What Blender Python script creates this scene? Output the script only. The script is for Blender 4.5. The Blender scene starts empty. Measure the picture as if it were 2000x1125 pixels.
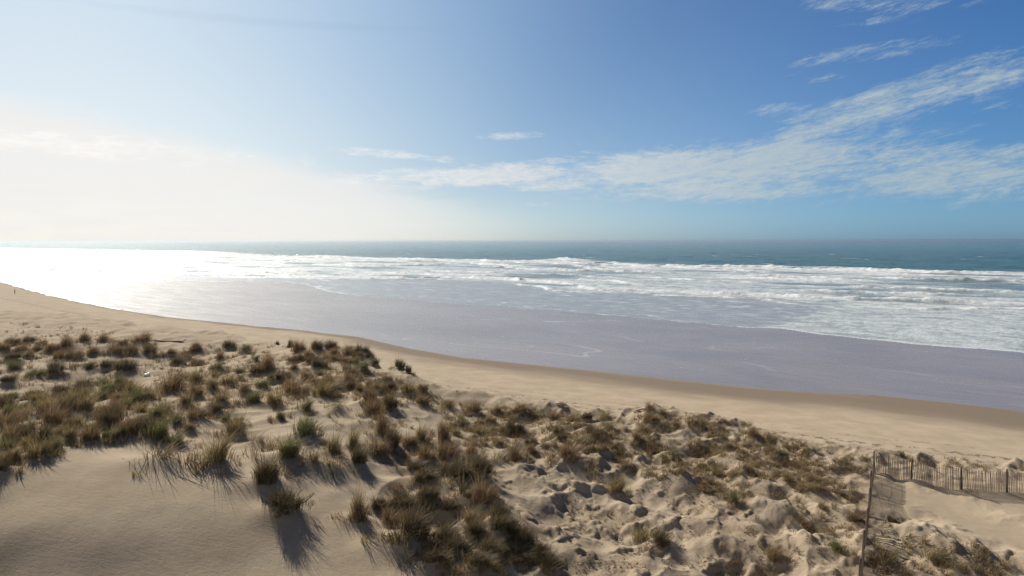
import bpy, bmesh, math, random
import numpy as np
from mathutils import Vector, Matrix

sc = bpy.context.scene
COL = sc.collection
random.seed(7); RNG = np.random.default_rng(7)

# ------------------------------------------------------------------ camera, sky, sun, exposure
F = 1333.0; CAM_H = 20.0; VH = 469.7
PITCH = math.atan((562.5 - VH) / F)
SUN_AZ, SUN_EL = -34.0, 37.0          # degrees; azimuth from +Y towards +X
cd = bpy.data.cameras.new('camera'); cam = bpy.data.objects.new('camera', cd); COL.objects.link(cam)
cd.sensor_width = 36; cd.lens = 36 * F / 2000; cd.clip_start = .5; cd.clip_end = 200000
cam.matrix_world = Matrix.Translation((0, 0, CAM_H)) @ Matrix.Rotation(math.pi / 2 - PITCH, 4, 'X') @ Matrix.Rotation(math.radians(-.12), 4, 'Z')
sc.camera = cam
sc.view_settings.view_transform = 'Standard'; sc.view_settings.look = 'None'
sc.view_settings.gamma = 1; sc.view_settings.exposure = 0.35

def pix_dir(u, v):                     # a direction seen in the photograph, used to measure the place
    x = (u - 1000) / F; y = -(v - 562.5) / F
    c, s = math.cos(PITCH), math.sin(PITCH)
    return np.array([x, c + y * s, -s + y * c])

def ground_at(u, v, z):
    d = pix_dir(u, v); k = (z - CAM_H) / d[2]
    return d * k + np.array([0, 0, CAM_H])

class S:
    """a shader socket with arithmetic"""
    def __init__(s, nt, sock): s.nt, s.k = nt, sock
    def _m(s, op, *o, clamp=False):
        n = s.nt.nodes.new('ShaderNodeMath'); n.operation = op; n.use_clamp = clamp
        for i, a in enumerate((s,) + o):
            if isinstance(a, S): s.nt.links.new(a.k, n.inputs[i])
            else: n.inputs[i].default_value = a
        return S(s.nt, n.outputs[0])
    def __add__(s, o): return s._m('ADD', o)
    __radd__ = __add__
    def __mul__(s, o): return s._m('MULTIPLY', o)
    __rmul__ = __mul__
    def __sub__(s, o): return s._m('SUBTRACT', o)
    def __rsub__(s, o): return (s * -1.0) + o
    def __truediv__(s, o): return s._m('DIVIDE', o)
    def mx(s, o): return s._m('MAXIMUM', o)
    def mn(s, o): return s._m('MINIMUM', o)
    def clamp(s): return s._m('ADD', 0.0, clamp=True)
    def pw(s, o): return s._m('POWER', o)
    def sm(s, a, b):
        n = s.nt.nodes.new('ShaderNodeMapRange'); n.interpolation_type = 'SMOOTHSTEP'
        s.nt.links.new(s.k, n.inputs[0])
        if a < b: n.inputs[1].default_value, n.inputs[2].default_value = a, b
        else:
            n.inputs[1].default_value, n.inputs[2].default_value = b, a
            n.inputs[3].default_value, n.inputs[4].default_value = 1, 0
        return S(s.nt, n.outputs[0])
def comb(nt, x, y, z):
    n = nt.nodes.new('ShaderNodeCombineXYZ')
    for i, a in enumerate((x, y, z)):
        if isinstance(a, S): nt.links.new(a.k, n.inputs[i])
        else: n.inputs[i].default_value = a
    return S(nt, n.outputs[0])
def noise(nt, vec, scale, detail=3, rough=.5, dist=0.0, out=0):
    n = nt.nodes.new('ShaderNodeTexNoise')
    if vec is not None: nt.links.new(vec.k, n.inputs['Vector'])
    n.inputs['Scale'].default_value = scale; n.inputs['Detail'].default_value = detail
    n.inputs['Roughness'].default_value = rough; n.inputs['Distortion'].default_value = dist
    return S(nt, n.outputs[out])
def mixc(nt, f, a, b):
    n = nt.nodes.new('ShaderNodeMix'); n.data_type = 'RGBA'
    for k, v in ((0, f), (6, a), (7, b)):
        if isinstance(v, S): nt.links.new(v.k, n.inputs[k])
        elif k == 0: n.inputs[k].default_value = v
        else: n.inputs[k].default_value = tuple(v) + (1,)
    return S(nt, n.outputs[2])

# ---- the sky: Nishita air plus haze glow round the sun and streaks of cirrus, all by direction
w = bpy.data.worlds.new('World'); sc.world = w; w.use_nodes = True
nt = w.node_tree; nt.nodes.clear()
wo = nt.nodes.new('ShaderNodeOutputWorld'); bg = nt.nodes.new('ShaderNodeBackground'); nt.links.new(bg.outputs[0], wo.inputs[0])
SKY_STRENGTH = .12
bg.inputs[1].default_value = SKY_STRENGTH
sky = nt.nodes.new('ShaderNodeTexSky'); sky.sky_type = 'NISHITA'; sky.sun_disc = False
sky.sun_elevation = math.radians(SUN_EL); sky.sun_rotation = math.radians(SUN_AZ)
sky.altitude = 20; sky.air_density = 1.0; sky.dust_density = 0.6; sky.ozone_density = 2.2
tc = nt.nodes.new('ShaderNodeTexCoord'); sx = nt.nodes.new('ShaderNodeSeparateXYZ'); nt.links.new(tc.outputs['Generated'], sx.inputs[0])
X, Y, Z = (S(nt, sx.outputs[i]) for i in range(3))
D2 = 180 / math.pi
AZ = X._m('ARCTAN2', Y) * D2
EL = Z._m('ARCSINE') * D2
sdir = Vector((math.sin(math.radians(SUN_AZ)) * math.cos(math.radians(SUN_EL)), math.cos(math.radians(SUN_AZ)) * math.cos(math.radians(SUN_EL)), math.sin(math.radians(SUN_EL))))
ANG = (X * sdir.x + Y * sdir.y + Z * sdir.z)._m('ARCCOSINE') * D2
def azel(u, v):
    d = pix_dir(u, v); d = d / np.linalg.norm(d)
    return math.degrees(math.atan2(d[0], d[1])), math.degrees(math.asin(d[2]))
TILT = (AZ - 13.0).mx(0.0) * .16
sv = comb(nt, AZ * .055, (EL - TILT) * .26, 0.0)
wa = noise(nt, sv, 1.4, 2, .5)
sv2 = comb(nt, AZ * .055 + wa * .5, (EL - TILT) * .26 + wa * .35, .3)
n1 = noise(nt, sv2, 3.2, 11, .68, .35)
n2 = noise(nt, comb(nt, AZ * .22 + wa * .6, (EL - TILT) * .8 + wa * .5, 5.0), 2.6, 8, .68, .3)
# centre u, v, half length, half thickness, tilt, strength
CLOUDS = [(850, 345, 240, 23, 3, 1.25), (1130, 335, 270, 28, 4, 1.35), (1400, 318, 230, 38, 3, 1.3), (1540, 285, 110, 22, 22, .8), (1640, 250, 200, 50, 20, .82),
          (1800, 190, 220, 44, 20, .72), (1950, 150, 160, 46, 12, .8), (1650, 350, 520, 52, 0, 1.0), (1930, 335, 300, 50, 3, .8), (1300, 370, 300, 26, 0, .6), (1750, 285, 220, 26, 10, .6), (1550, 245, 110, 18, 12, .6),
          (1400, 375, 260, 12, 0, .35), (990, 266, 75, 9, 3, 1.1), (735, 297, 90, 9, -4, .95), (850, 309, 90, 7, -3, .7),
          (1700, 104, 180, 17, 9, .85), (1590, 152, 70, 11, 0, .75), (1510, 216, 70, 12, 6, .75), (1690, 8, 140, 26, 0, .85),
          (1860, 6, 90, 14, 4, .4), (1700, 44, 110, 8, 3, .45), (1060, 401, 90, 6, -2, .5), (1155, 296, 28, 4, 0, .6),
          (770, 222, 30, 4, 0, .4), (230, 290, 460, 26, -5, .8), (1930, 210, 120, 12, 5, .4), (40, 270, 200, 14, -3, .6)]
def ellipse(u, v, a, b, tilt):
    az0, el0 = azel(u, v); az1, el1 = azel(u + 10, v); az2, el2 = azel(u, v - 10)
    a *= math.hypot(az1 - az0, el1 - el0) / 10; b *= abs(el2 - el0) / 10
    base = math.atan2(el1 - el0, az1 - az0)
    t = math.radians(tilt) + base
    c, s_ = math.cos(t), math.sin(t)
    dx, dy = AZ - az0, EL - el0
    p = (dx * (c / a) + dy * (s_ / a)); q = (dx * (-s_ / b) + dy * (c / b))
    return (p * p + q * q)
M = None
for (u, v, a, b, tl, k) in CLOUDS:
    e = (1.0 - ellipse(u, v, a * 1.15, b * 1.35, tl)).mx(0.0) * k
    M = e if M is None else M + e
n3 = noise(nt, comb(nt, AZ * .5 + wa * 1.2, (EL - TILT) * 2.4 + wa * .9, 9.0), 3.0, 7, .7, .2)
cl = (M * .92 + (n1 - .5) * 4.0 + (n2 - .5) * 2.6 + (n3 - .5) * 1.3 - .26)
cl = cl.sm(-.1, 1.7) * M.sm(0.0, .5)
dark = (1.0 - ellipse(500, 40, 420, 11, -4.5)).mx(0.0)
# the air: whiter and dimmer than a clean Nishita sky round the sun, deeper blue away from it, cool haze on the horizon
hz = ((EL.mx(0.0)) * (-1 / 6.0))._m('EXPONENT')
side = AZ.sm(32, -30)
bank = (EL - ((AZ + 25.0) * -.20 + azel(300, 272)[1]) + (n1 - .5) * 3.4).sm(.9, -1.3) * AZ.sm(6, -22) * EL.sm(-2, 0)
def vmul(a, b):
    n = nt.nodes.new('ShaderNodeVectorMath'); n.operation = 'MULTIPLY'; nt.links.new(a.k, n.inputs[0])
    if isinstance(b, S): nt.links.new(b.k, n.inputs[1])
    else: n.inputs[1].default_value = b
    return S(nt, n.outputs[0])
def vscale(c, f):
    n = nt.nodes.new('ShaderNodeVectorMath'); n.operation = 'SCALE'; nt.links.new(c.k, n.inputs[0])
    if isinstance(f, S): nt.links.new(f.k, n.inputs[3])
    else: n.inputs[3].default_value = f
    return S(nt, n.outputs[0])
def vadd(a, b):
    n = nt.nodes.new('ShaderNodeVectorMath'); n.operation = 'ADD'; nt.links.new(a.k, n.inputs[0]); nt.links.new(b.k, n.inputs[1])
    return S(nt, n.outputs[0])
skc = S(nt, sky.outputs[0])
m0 = mixc(nt, ANG.sm(8, 24), (.72, .71, .64), (.70, .68, .60))
m1 = mixc(nt, ANG.sm(20, 46), m0, (.38, .425, .455))
m2 = mixc(nt, ANG.sm(34, 72), m1, (.195, .345, .50))
m3 = mixc(nt, hz, (1.0, 1.0, 1.0), mixc(nt, side, (1.18, 1.08, 1.42), (1.26, 1.19, 1.50)))
tot = vscale(vmul(vmul(skc, m2), m3), 1.0 - dark * .06)
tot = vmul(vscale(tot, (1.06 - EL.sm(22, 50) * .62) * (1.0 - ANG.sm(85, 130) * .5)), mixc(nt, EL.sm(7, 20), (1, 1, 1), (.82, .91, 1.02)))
tot = vmul(tot, mixc(nt, EL.sm(5, 0), (1, 1, 1), (1.0, 1.17, 1.17)))
tot = mixc(nt, (bank * (.80 + (n1 - .5) * 1.1)).clamp(), tot, (6.9, 6.75, 6.5))
sp3 = nt.nodes.new('ShaderNodeSeparateXYZ'); nt.links.new(tot.k, sp3.inputs[0])
def soft(c, lim): return c / ((c / lim).pw(3.0) + 1.0).pw(1 / 3.0)
tot = comb(nt, soft(S(nt, sp3.outputs[0]), 7.9), soft(S(nt, sp3.outputs[1]), 7.75), soft(S(nt, sp3.outputs[2]), 7.5))
cloudc = mixc(nt, side, (2.75, 3.35, 3.65), (6.7, 6.5, 6.25))
fin = mixc(nt, (cl * (.64 + (n2 - .3) * .75 + (n3 - .5) * .8)).clamp(), tot, cloudc)
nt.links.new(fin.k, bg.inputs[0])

sl = bpy.data.lights.new('sun', 'SUN'); sl.energy = 5.0; sl.angle = math.radians(.53); sl.color = (1, .93, .82)
so = bpy.data.objects.new('sun', sl); COL.objects.link(so); so.location = (0, 0, 60)
so.rotation_euler = Vector(sdir).to_track_quat('Z', 'Y').to_euler()

# ------------------------------------------------------------------ helpers
def tag(o, label=None, cat=None, group=None, kind=None):
    if label: o['label'] = label
    if cat: o['category'] = cat
    if group: o['group'] = group
    if kind: o['kind'] = kind
    return o
def mesh_obj(name, V, Q, mat, parent=None, smooth=True, link=True, attrs=None):
    V = np.asarray(V, np.float32); Q = np.asarray(Q, np.int32)
    me = bpy.data.meshes.new(name)
    me.vertices.add(len(V)); me.vertices.foreach_set('co', V.ravel())
    k = Q.shape[1]
    me.loops.add(Q.size); me.loops.foreach_set('vertex_index', Q.ravel())
    me.polygons.add(len(Q)); me.polygons.foreach_set('loop_start', np.arange(0, Q.size, k, dtype=np.int32))
    me.polygons.foreach_set('loop_total', np.full(len(Q), k, np.int32))
    me.polygons.foreach_set('use_smooth', np.full(len(Q), smooth))
    for n, a in (attrs or {}).items():
        at = me.attributes.new(n, 'FLOAT', 'POINT'); at.data.foreach_set('value', np.asarray(a, np.float32))
    me.update(calc_edges=True); me.materials.append(mat)
    if not link: return me
    o = bpy.data.objects.new(name, me); COL.objects.link(o)
    if parent: o.parent = parent
    return o
def empty(name, loc):
    o = bpy.data.objects.new(name, None); COL.objects.link(o); o.location = loc; o.empty_display_size = .2; return o

def _hash(ix, iy, seed):
    h = (ix.astype(np.int64) * 374761393 + iy.astype(np.int64) * 668265263 + seed * 1442695041) & 0xffffffff
    h = ((h ^ (h >> 13)) * 1274126177) & 0xffffffff
    return ((h ^ (h >> 16)) & 0xffffff) / float(0xffffff) * 2 * np.pi
def perlin(x, y, seed=0):
    xi, yi = np.floor(x), np.floor(y); fx, fy = x - xi, y - yi
    u, v = fx * fx * fx * (fx * (fx * 6 - 15) + 10), fy * fy * fy * (fy * (fy * 6 - 15) + 10)
    def g(a, b):
        t = _hash(xi + a, yi + b, seed); return np.cos(t) * (fx - a) + np.sin(t) * (fy - b)
    return (g(0, 0) * (1 - u) + g(1, 0) * u) * (1 - v) + (g(0, 1) * (1 - u) + g(1, 1) * u) * v
def fbm(x, y, oct=4, gain=.5, seed=0):
    r = np.zeros_like(x, dtype=float); a = 1.0
    for i in range(oct):
        r += a * perlin(x * 2 ** i + i * 17.3, y * 2 ** i - i * 9.1, seed + i); a *= gain
    return r
def sstep(x, a, b):
    t = np.clip((x - a) / (b - a), 0, 1); return t * t * (3 - 2 * t)

# coast frame: s runs along the shore to the far left, t runs out to sea
def to_st(x, y): return -.768 * x + .640 * y, .640 * x + .768 * y
def from_st(s, t): return -.768 * s + .640 * t, .640 * s + .768 * t
def st_line(pts, z=None):
    P = []
    for p in pts:
        g = ground_at(p[0], p[1], z if z is not None else p[2]); P.append(to_st(g[0], g[1]))
    P.sort(); return np.array([p[0] for p in P]), np.array([p[1] for p in P])
LB = st_line([(0, 548), (100, 575), (215, 600), (330, 618), (450, 630), (600, 645), (700, 657), (800, 680), (900, 697), (1000, 708), (1100, 718), (1200, 728), (1300, 740), (1400, 750), (1500, 760), (1600, 768), (1700, 773), (1800, 783), (1900, 793), (2000, 806)], 1.0)
LC = st_line([(-60, 543), (0, 546), (20, 549), (90, 551), (180, 546), (350, 548), (560, 550), (600, 554), (640, 568), (700, 577), (850, 590), (1000, 600), (1100, 607), (1300, 628), (1450, 640), (1520, 643), (1600, 655), (1750, 670), (2000, 692)], .2)
LD = st_line([(0, 532), (430, 542), (720, 545), (860, 545), (1000, 560), (1100, 575), (1300, 583), (1450, 590), (1700, 603), (2000, 612)], 0)
LE = st_line([(300, 488), (380, 489), (520, 500), (620, 500), (700, 503), (900, 508), (1000, 510), (1100, 508), (1250, 520), (1500, 522), (1700, 530), (2000, 535)], 0)
def line(L, s): return np.interp(s, L[0], L[1])
EDGE = [(-200, 622, 6.0), (0, 630, 5.6), (150, 640, 6.0), (300, 667, 6.6), (430, 672, 7.0), (560, 672, 8.6), (640, 676, 9.0), (700, 687, 9.0), (740, 712, 8.9), (800, 730, 8.6), (840, 765, 8.0), (950, 785, 7.2), (1100, 798, 7.0), (1200, 818, 6.8), (1262, 800, 7.4), (1350, 808, 7.1), (1450, 825, 6.9), (1550, 866, 6.6), (1700, 893, 6.4), (1850, 895, 6.3), (2000, 905, 6.2)]
LG = st_line(EDGE)

# ------------------------------------------------------------------ the shape of the ground
CTRL = [(0, 1119, 8.85), (0, 1060, 9.5), (0, 991, 10.15), (250, 1125, 8.45), (250, 1060, 9.1), (250, 991, 9.75), (250, 930, 10.25), (450, 1125, 8.1), (450, 1060, 8.7), (450, 985, 9.4), (450, 925, 9.85), (120, 1125, 8.7), (120, 1060, 9.35), (120, 991, 10.0), (620, 1110, 8.0), (750, 1125, 7.7), (-150, 1125, 9.0), (-150, 1000, 10.2), (950, 1125, 7.4), (1150, 1125, 6.9), (1350, 1125, 6.6), (1550, 1125, 6.6), (1680, 1125, 6.5), (1900, 1125, 6.5),
        (750, 1010, 8.5), (0, 930, 10.7), (130, 890, 10.75), (300, 880, 10.38), (450, 870, 9.98), (600, 890, 9.5), (700, 810, 9.5),
        (0, 840, 10.0), (200, 810, 9.9), (400, 780, 9.4), (600, 760, 9.1), (100, 752, 8.4), (210, 735, 8.1), (0, 740, 8.3), (100, 672, 8.7), (200, 668, 8.8), (280, 668, 8.8), (0, 665, 8.4),
        (330, 700, 7.7), (380, 720, 8.1), (450, 700, 8.0), (480, 730, 8.5), (560, 680, 8.9), (650, 684, 9.3), (720, 705, 9.2), (800, 738, 8.9), (838, 772, 8.3), (780, 790, 8.9), (640, 720, 9.0),
        (880, 795, 7.5), (950, 795, 7.4), (1100, 805, 7.1), (1200, 820, 7.0), (1262, 806, 7.6), (1400, 828, 7.1), (1550, 880, 6.7), (1640, 905, 6.5),
        (900, 850, 8.2), (1000, 855, 7.7), (1200, 875, 7.4), (1400, 885, 7.1), (1550, 935, 6.8), (1690, 955, 6.45), (1780, 942, 6.45), (2000, 970, 6.3), (1870, 1000, 6.3), (1790, 985, 6.4),
        (1800, 1055, 6.75), (1930, 1090, 6.6), (1700, 1055, 6.6), (1150, 955, 7.0), (1100, 1050, 6.9), (950, 945, 8.3), (1000, 1030, 7.9), (880, 1010, 8.2), (830, 925, 8.3), (1060, 1090, 7.3), (1400, 1000, 6.8), (1600, 1020, 6.8),
        (2300, 1000, 6.3), (2300, 1200, 6.3), (-400, 1000, 10.2), (-400, 800, 9.2)]
CP = np.array([ground_at(*c) for c in CTRL]); CP[:, 2] = [c[2] for c in CTRL]
EX = np.array([(0, -30, 8), (60, -30, 7), (-60, -30, 9), (-80, 20, 9), (60, 10, 6.6), (-160, 60, 8), (0, 5, 8), (25, 8, 6.7), (-25, 5, 8.4)], float)
CP = np.vstack([CP, EX])
def _phi(r): return np.sqrt(r * r + 2.0)
_d = np.hypot(CP[:, None, 0] - CP[None, :, 0], CP[:, None, 1] - CP[None, :, 1])
WR = np.linalg.solve(_phi(_d) + np.eye(len(CP)) * -.02, CP[:, 2] - 8.0)
def dune_base(x, y):
    r = np.zeros_like(x)
    for i in range(len(CP)): r += WR[i] * _phi(np.hypot(x - CP[i, 0], y - CP[i, 1]))
    far = sstep(np.hypot(x + 15, y - 45), 70, 150)
    return (8 + np.clip(r, -4, 4)) * (1 - far) + 8.0 * far

# raster of nebkhas: the sand mounds that grass clumps have gathered
RX0, RY0, RS, RNX, RNY = -150.0, 8.0, .1, 1900, 1450
MOUND = np.zeros((RNY, RNX)); 
def ras(A, x, y):
    i = np.clip((x - RX0) / RS, 0, RNX - 1.01); j = np.clip((y - RY0) / RS, 0, RNY - 1.01)
    i0, j0 = i.astype(int), j.astype(int); a, b = i - i0, j - j0
    v = (A[j0, i0] * (1 - a) + A[j0, i0 + 1] * a) * (1 - b) + (A[j0 + 1, i0] * (1 - a) + A[j0 + 1, i0 + 1] * a) * b
    return v * ((x > RX0) & (x < RX0 + RS * RNX) & (y > RY0) & (y < RY0 + RS * RNY))
def add_mound(A, x, y, r, h, tail=1.6, ang=None):
    R = r * (tail + 1.2)
    i0, i1 = int((x - R - RX0) / RS), int((x + R - RX0) / RS); j0, j1 = int((y - R - RY0) / RS), int((y + R - RY0) / RS)
    i0, j0, i1, j1 = max(i0, 0), max(j0, 0), min(i1, RNX - 1), min(j1, RNY - 1)
    if i1 <= i0 or j1 <= j0: return
    gx, gy = np.meshgrid(RX0 + RS * np.arange(i0, i1), RY0 + RS * np.arange(j0, j1))
    a = math.radians(20 if ang is None else ang)     # wind blows in off the sea; tails run inland to the left
    dx, dy = gx - x, gy - y
    p, q = dx * math.cos(a) + dy * math.sin(a), -dx * math.sin(a) + dy * math.cos(a)
    p = np.where(p < 0, p / tail, p)
    g = h * np.exp(-(p * p + q * q) / (r * r) * 1.6)
    A[j0:j1, i0:i1] = np.maximum(A[j0:j1, i0:i1], g) * .7 + (A[j0:j1, i0:i1] + g) * .3

SMOOTH = [ground_at(*c) for c in ((0, 1100, 8.6), (250, 1050, 9), (450, 1080, 8.3), (200, 930, 10.2), (650, 1100, 8), (350, 960, 9.6), (0, 1000, 9.5), (120, 1000, 9.5), (560, 1060, 8.7), (130, 1120, 8.4), (350, 1120, 8.3), (550, 1125, 8.1), (-150, 1100, 8.6), (-150, 1000, 9.4))]
FLAT = [ground_at(*c) for c in ((1850, 990, 6.3), (1900, 1030, 6.3), (1980, 1060, 6.3), (1760, 970, 6.4), (1980, 985, 6.3), (2060, 1010, 6.3))]
def rough_mask(x, y):
    m = np.ones_like(x)
    for p in SMOOTH: m *= 1 - .97 * np.exp(-((x - p[0]) ** 2 + (y - p[1]) ** 2) / 12.0)
    for p in FLAT: m *= 1 - .97 * np.exp(-((x - p[0]) ** 2 + (y - p[1]) ** 2) / 4.0)
    return m
def height(x, y, mounds=None, parts=False):
    s, t = to_st(x, y)
    tb = line(LB, s); d = t - tb
    beach = np.interp(d, [-60, -42, -28, -12, 0, 30, 62, 100, 160, 420, 900, 3000], [4.7, 4.2, 3.0, 1.75, 1.0, .55, .22, -.1, -.6, -4, -9, -12])
    tg = line(LG, s) + fbm(s * .12, t * .12, 3, .5, 5) * 2.2
    dm = 1 - sstep(t, tg - .6, tg + 4.2)
    rm = rough_mask(x, y)
    n = fbm(x * .16, y * .16, 3, .5, 11) * .45
    # hummocks: billowy lumps with sharp hollows
    hum = (1 - np.abs(fbm((x * .5 + y * .87) * .20, (-x * .87 + y * .5) * .34, 3, .42, 23)) * 2.2)
    hum = hum * .27
    right = sstep(x - .12 * (y - 30), -6, 3)
    crust = sstep(t, tg - 14, tg - 3)
    fine = (.6 + .9 * crust) * fbm(x * 1.3, y * 1.3, 3, .55, 31) * (.035 + .05 * right)
    knob = np.maximum(fbm(x * .75, y * .75, 3, .55, 43) + .25 * fbm(x * .2, y * .2, 2, .5, 44) - .13, 0) ** .8 * .42 * right * (1 - .5 * crust)
    lump = knob + np.maximum(fbm(x * 2.4, y * 2.4, 2, .5, 37) - .15, 0) * .07 * right
    rip = fbm(x * .7, y * .7, 2, .5, 41) * .02
    top = dune_base(x, y) + n * (.10 + .90 * rm) + (hum * (.6 + .75 * right) + fine + lump) * rm + rip
    if mounds is not None: top = top + mounds
    bn = fbm(s * .05, t * .25, 2, .5, 51) * .06 * sstep(-d, 2, 20) + fbm(x * .9, y * .9, 2, .5, 55) * .05 * sstep(-d, 26, 40)
    z = beach + bn
    z = z * (1 - dm) + np.maximum(top, z) * dm
    if parts: return z, s, t, d, dm, rm, right
    return z

def hit(u, v, mounds=False):
    """where the line of sight through (u, v) meets the sand"""
    u = np.atleast_1d(np.asarray(u, float)); v = np.atleast_1d(np.asarray(v, float))
    D = np.stack([pix_dir(a, b) for a, b in zip(u, v)]); D /= D[:, 1:2]
    ys = 14 * (260 / 14) ** (np.arange(420) / 419)
    out = np.zeros((len(u), 3)); done = np.zeros(len(u), bool)
    x = D[:, 0:1] * ys; y = np.broadcast_to(ys, x.shape); zr = CAM_H + D[:, 2:3] * ys
    zt = height(x.ravel(), y.ravel(), ras(MOUND, x.ravel(), y.ravel()) if mounds else None).reshape(x.shape)
    below = zr < zt; k = below.argmax(1); 
    k = np.clip(k, 1, 419)
    r = np.arange(len(u)); a = (zr - zt)[r, k - 1]; b = (zt - zr)[r, k]
    f = np.clip(a / (a + b + 1e-9), 0, 1)
    yy = ys[k - 1] * (1 - f) + ys[k] * f
    return np.stack([D[:, 0] * yy, yy, CAM_H + D[:, 2] * yy], 1), below.any(1)

# ------------------------------------------------------------------ where the grass grows
# u, v of the clump's foot, width and height as seen, kind, label
K = 'green olive brown dark sparse'.split()
TUFTS = [
 (422, 905, 66, 62, 'olive', 'round arching marram tuft alone on smooth sand, leaning right'),
 (303, 858, 52, 60, 'green', 'tall bright green marram clump at the edge of the smooth sand slope'),
 (342, 870, 46, 30, 'green', 'low green tuft just right of the tallest green clump on the smooth slope'),
 (312, 905, 95, 30, 'sparse', 'thin sparse dry grass patch on bare sand left of the round tuft'),
 (460, 848, 50, 50, 'olive', None), (597, 855, 62, 50, 'green', 'dark green tuft with a black shadow above the twin tufts'),
 (555, 895, 72, 48, 'green', 'wide dark green clump, upper of the pair on the sand slope'),
 (522, 945, 62, 70, 'dark', 'tall shaded green clump, lower of the pair on the sand slope'),
 (556, 1005, 72, 50, 'dark', 'lowest isolated marram tuft on the smooth sand, with a trailing stem'),
 (652, 885, 34, 58, 'olive', None), (690, 878, 32, 48, 'olive', None), (590, 806, 36, 30, 'green', None), (545, 820, 22, 26, 'green', None),
 (660, 800, 36, 20, 'sparse', None), (628, 778, 46, 40, 'olive', None), (537, 792, 46, 34, 'olive', None), (572, 775, 60, 40, 'brown', None),
 (728, 810, 38, 50, 'brown', None), (762, 800, 32, 32, 'dark', None), (752, 850, 42, 60, 'brown', None), (766, 878, 38, 52, 'dark', 'dark tall tuft in the grass column above the shaded hollow'),
 (823, 862, 30, 50, 'olive', None), (866, 862, 32, 48, 'brown', None), (737, 890, 50, 48, 'brown', None), (700, 908, 44, 42, 'dark', None),
 (612, 912, 52, 32, 'sparse', None), (737, 765, 36, 26, 'olive', None), (762, 764, 26, 22, 'dark', None), (797, 770, 46, 26, 'olive', None),
 (670, 760, 36, 24, 'brown', None), (696, 730, 42, 26, 'green', None), (540, 745, 36, 22, 'dark', None), (507, 758, 36, 24, 'green', None),
 (530, 726, 42, 46, 'brown', 'conical red brown grass clump on the ridge behind the dune top'), (566, 678, 11, 16, 'dark', None), (542, 672, 8, 12, 'dark', None),
 (781, 722, 22, 22, 'dark', 'dark upright tuft on the seaward dune edge against pale beach'), (797, 728, 12, 16, 'dark', None),
 (370, 840, 22, 20, 'brown', None), (440, 822, 26, 16, 'green', None), (464, 824, 24, 14, 'green', None), (500, 868, 44, 26, 'sparse', None),
 (640, 915, 60, 28, 'sparse', None), (388, 682, 30, 16, 'brown', 'brown tuft on the beach edge right of the driftwood log'),
 (338, 690, 24, 12, 'brown', None), (620, 720, 30, 20, 'dark', None), (600, 745, 34, 22, 'brown', None), (640, 770, 36, 26, 'olive', None),
 (707, 1010, 52, 78, 'brown', 'tall russet and green clump at the left end of the shaded hollow'),
 (797, 1060, 92, 76, 'dark', 'broad dark bushy clump below the shaded hollow'), (760, 1015, 44, 40, 'brown', None),
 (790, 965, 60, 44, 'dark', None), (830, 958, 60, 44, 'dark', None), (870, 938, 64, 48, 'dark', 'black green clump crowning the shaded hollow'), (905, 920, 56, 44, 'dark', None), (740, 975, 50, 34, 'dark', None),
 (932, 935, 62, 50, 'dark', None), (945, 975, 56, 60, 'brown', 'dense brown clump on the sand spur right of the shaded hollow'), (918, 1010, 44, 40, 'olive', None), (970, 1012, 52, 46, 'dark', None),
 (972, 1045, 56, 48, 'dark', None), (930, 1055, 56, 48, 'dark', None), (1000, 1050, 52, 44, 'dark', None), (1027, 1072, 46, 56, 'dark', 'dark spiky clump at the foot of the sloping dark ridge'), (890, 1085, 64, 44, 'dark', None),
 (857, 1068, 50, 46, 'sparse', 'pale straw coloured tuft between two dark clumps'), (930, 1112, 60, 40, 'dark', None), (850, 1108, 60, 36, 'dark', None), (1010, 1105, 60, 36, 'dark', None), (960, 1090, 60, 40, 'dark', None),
 (1010, 900, 50, 38, 'brown', None), (830, 900, 44, 36, 'brown', None), (870, 895, 50, 46, 'brown', None), (800, 870, 30, 30, 'brown', None), (975, 905, 44, 28, 'sparse', None), (925, 895, 40, 34, 'brown', None),
 (1110, 902, 60, 34, 'brown', 'wide brown tuft casting a long dark shadow down the sand hollow'), (1200, 962, 46, 34, 'olive', 'tufted brown and green grass on the crest of a sand hummock'),
 (1432, 985, 28, 38, 'green', 'upright fan shaped green tuft beside a forked shadow'), (1290, 1072, 60, 42, 'dark', None), (1248, 1062, 40, 34, 'olive', None), (1512, 1094, 42, 34, 'brown', 'brown tuft on a pale sand spur near the lower edge'),
 (1634, 1082, 34, 32, 'green', 'green tuft standing just left of the edge on fence'), (1760, 893, 14, 14, 'green', 'tiny green tuft on the sand behind the paling fence'), (1820, 1100, 46, 28, 'olive', None), (1742, 1104, 34, 28, 'sparse', None), (1770, 1075, 30, 20, 'sparse', None), (1862, 1118, 40, 26, 'sparse', None),
 (1740, 1030, 26, 20, 'dark', 'small dark withered tuft on the mound inside the fence corner'),
 (1270, 808, 26, 22, 'brown', 'rust brown tuft crowning the knoll beside the bleached branch'), (1290, 812, 20, 16, 'olive', None),
]
def inpoly(u, v, P):
    c = False; j = len(P) - 1
    for i in range(len(P)):
        if ((P[i][1] > v) != (P[j][1] > v)) and u < (P[j][0] - P[i][0]) * (v - P[i][1]) / (P[j][1] - P[i][1]) + P[i][0]: c = not c
        j = i
    return c
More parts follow.
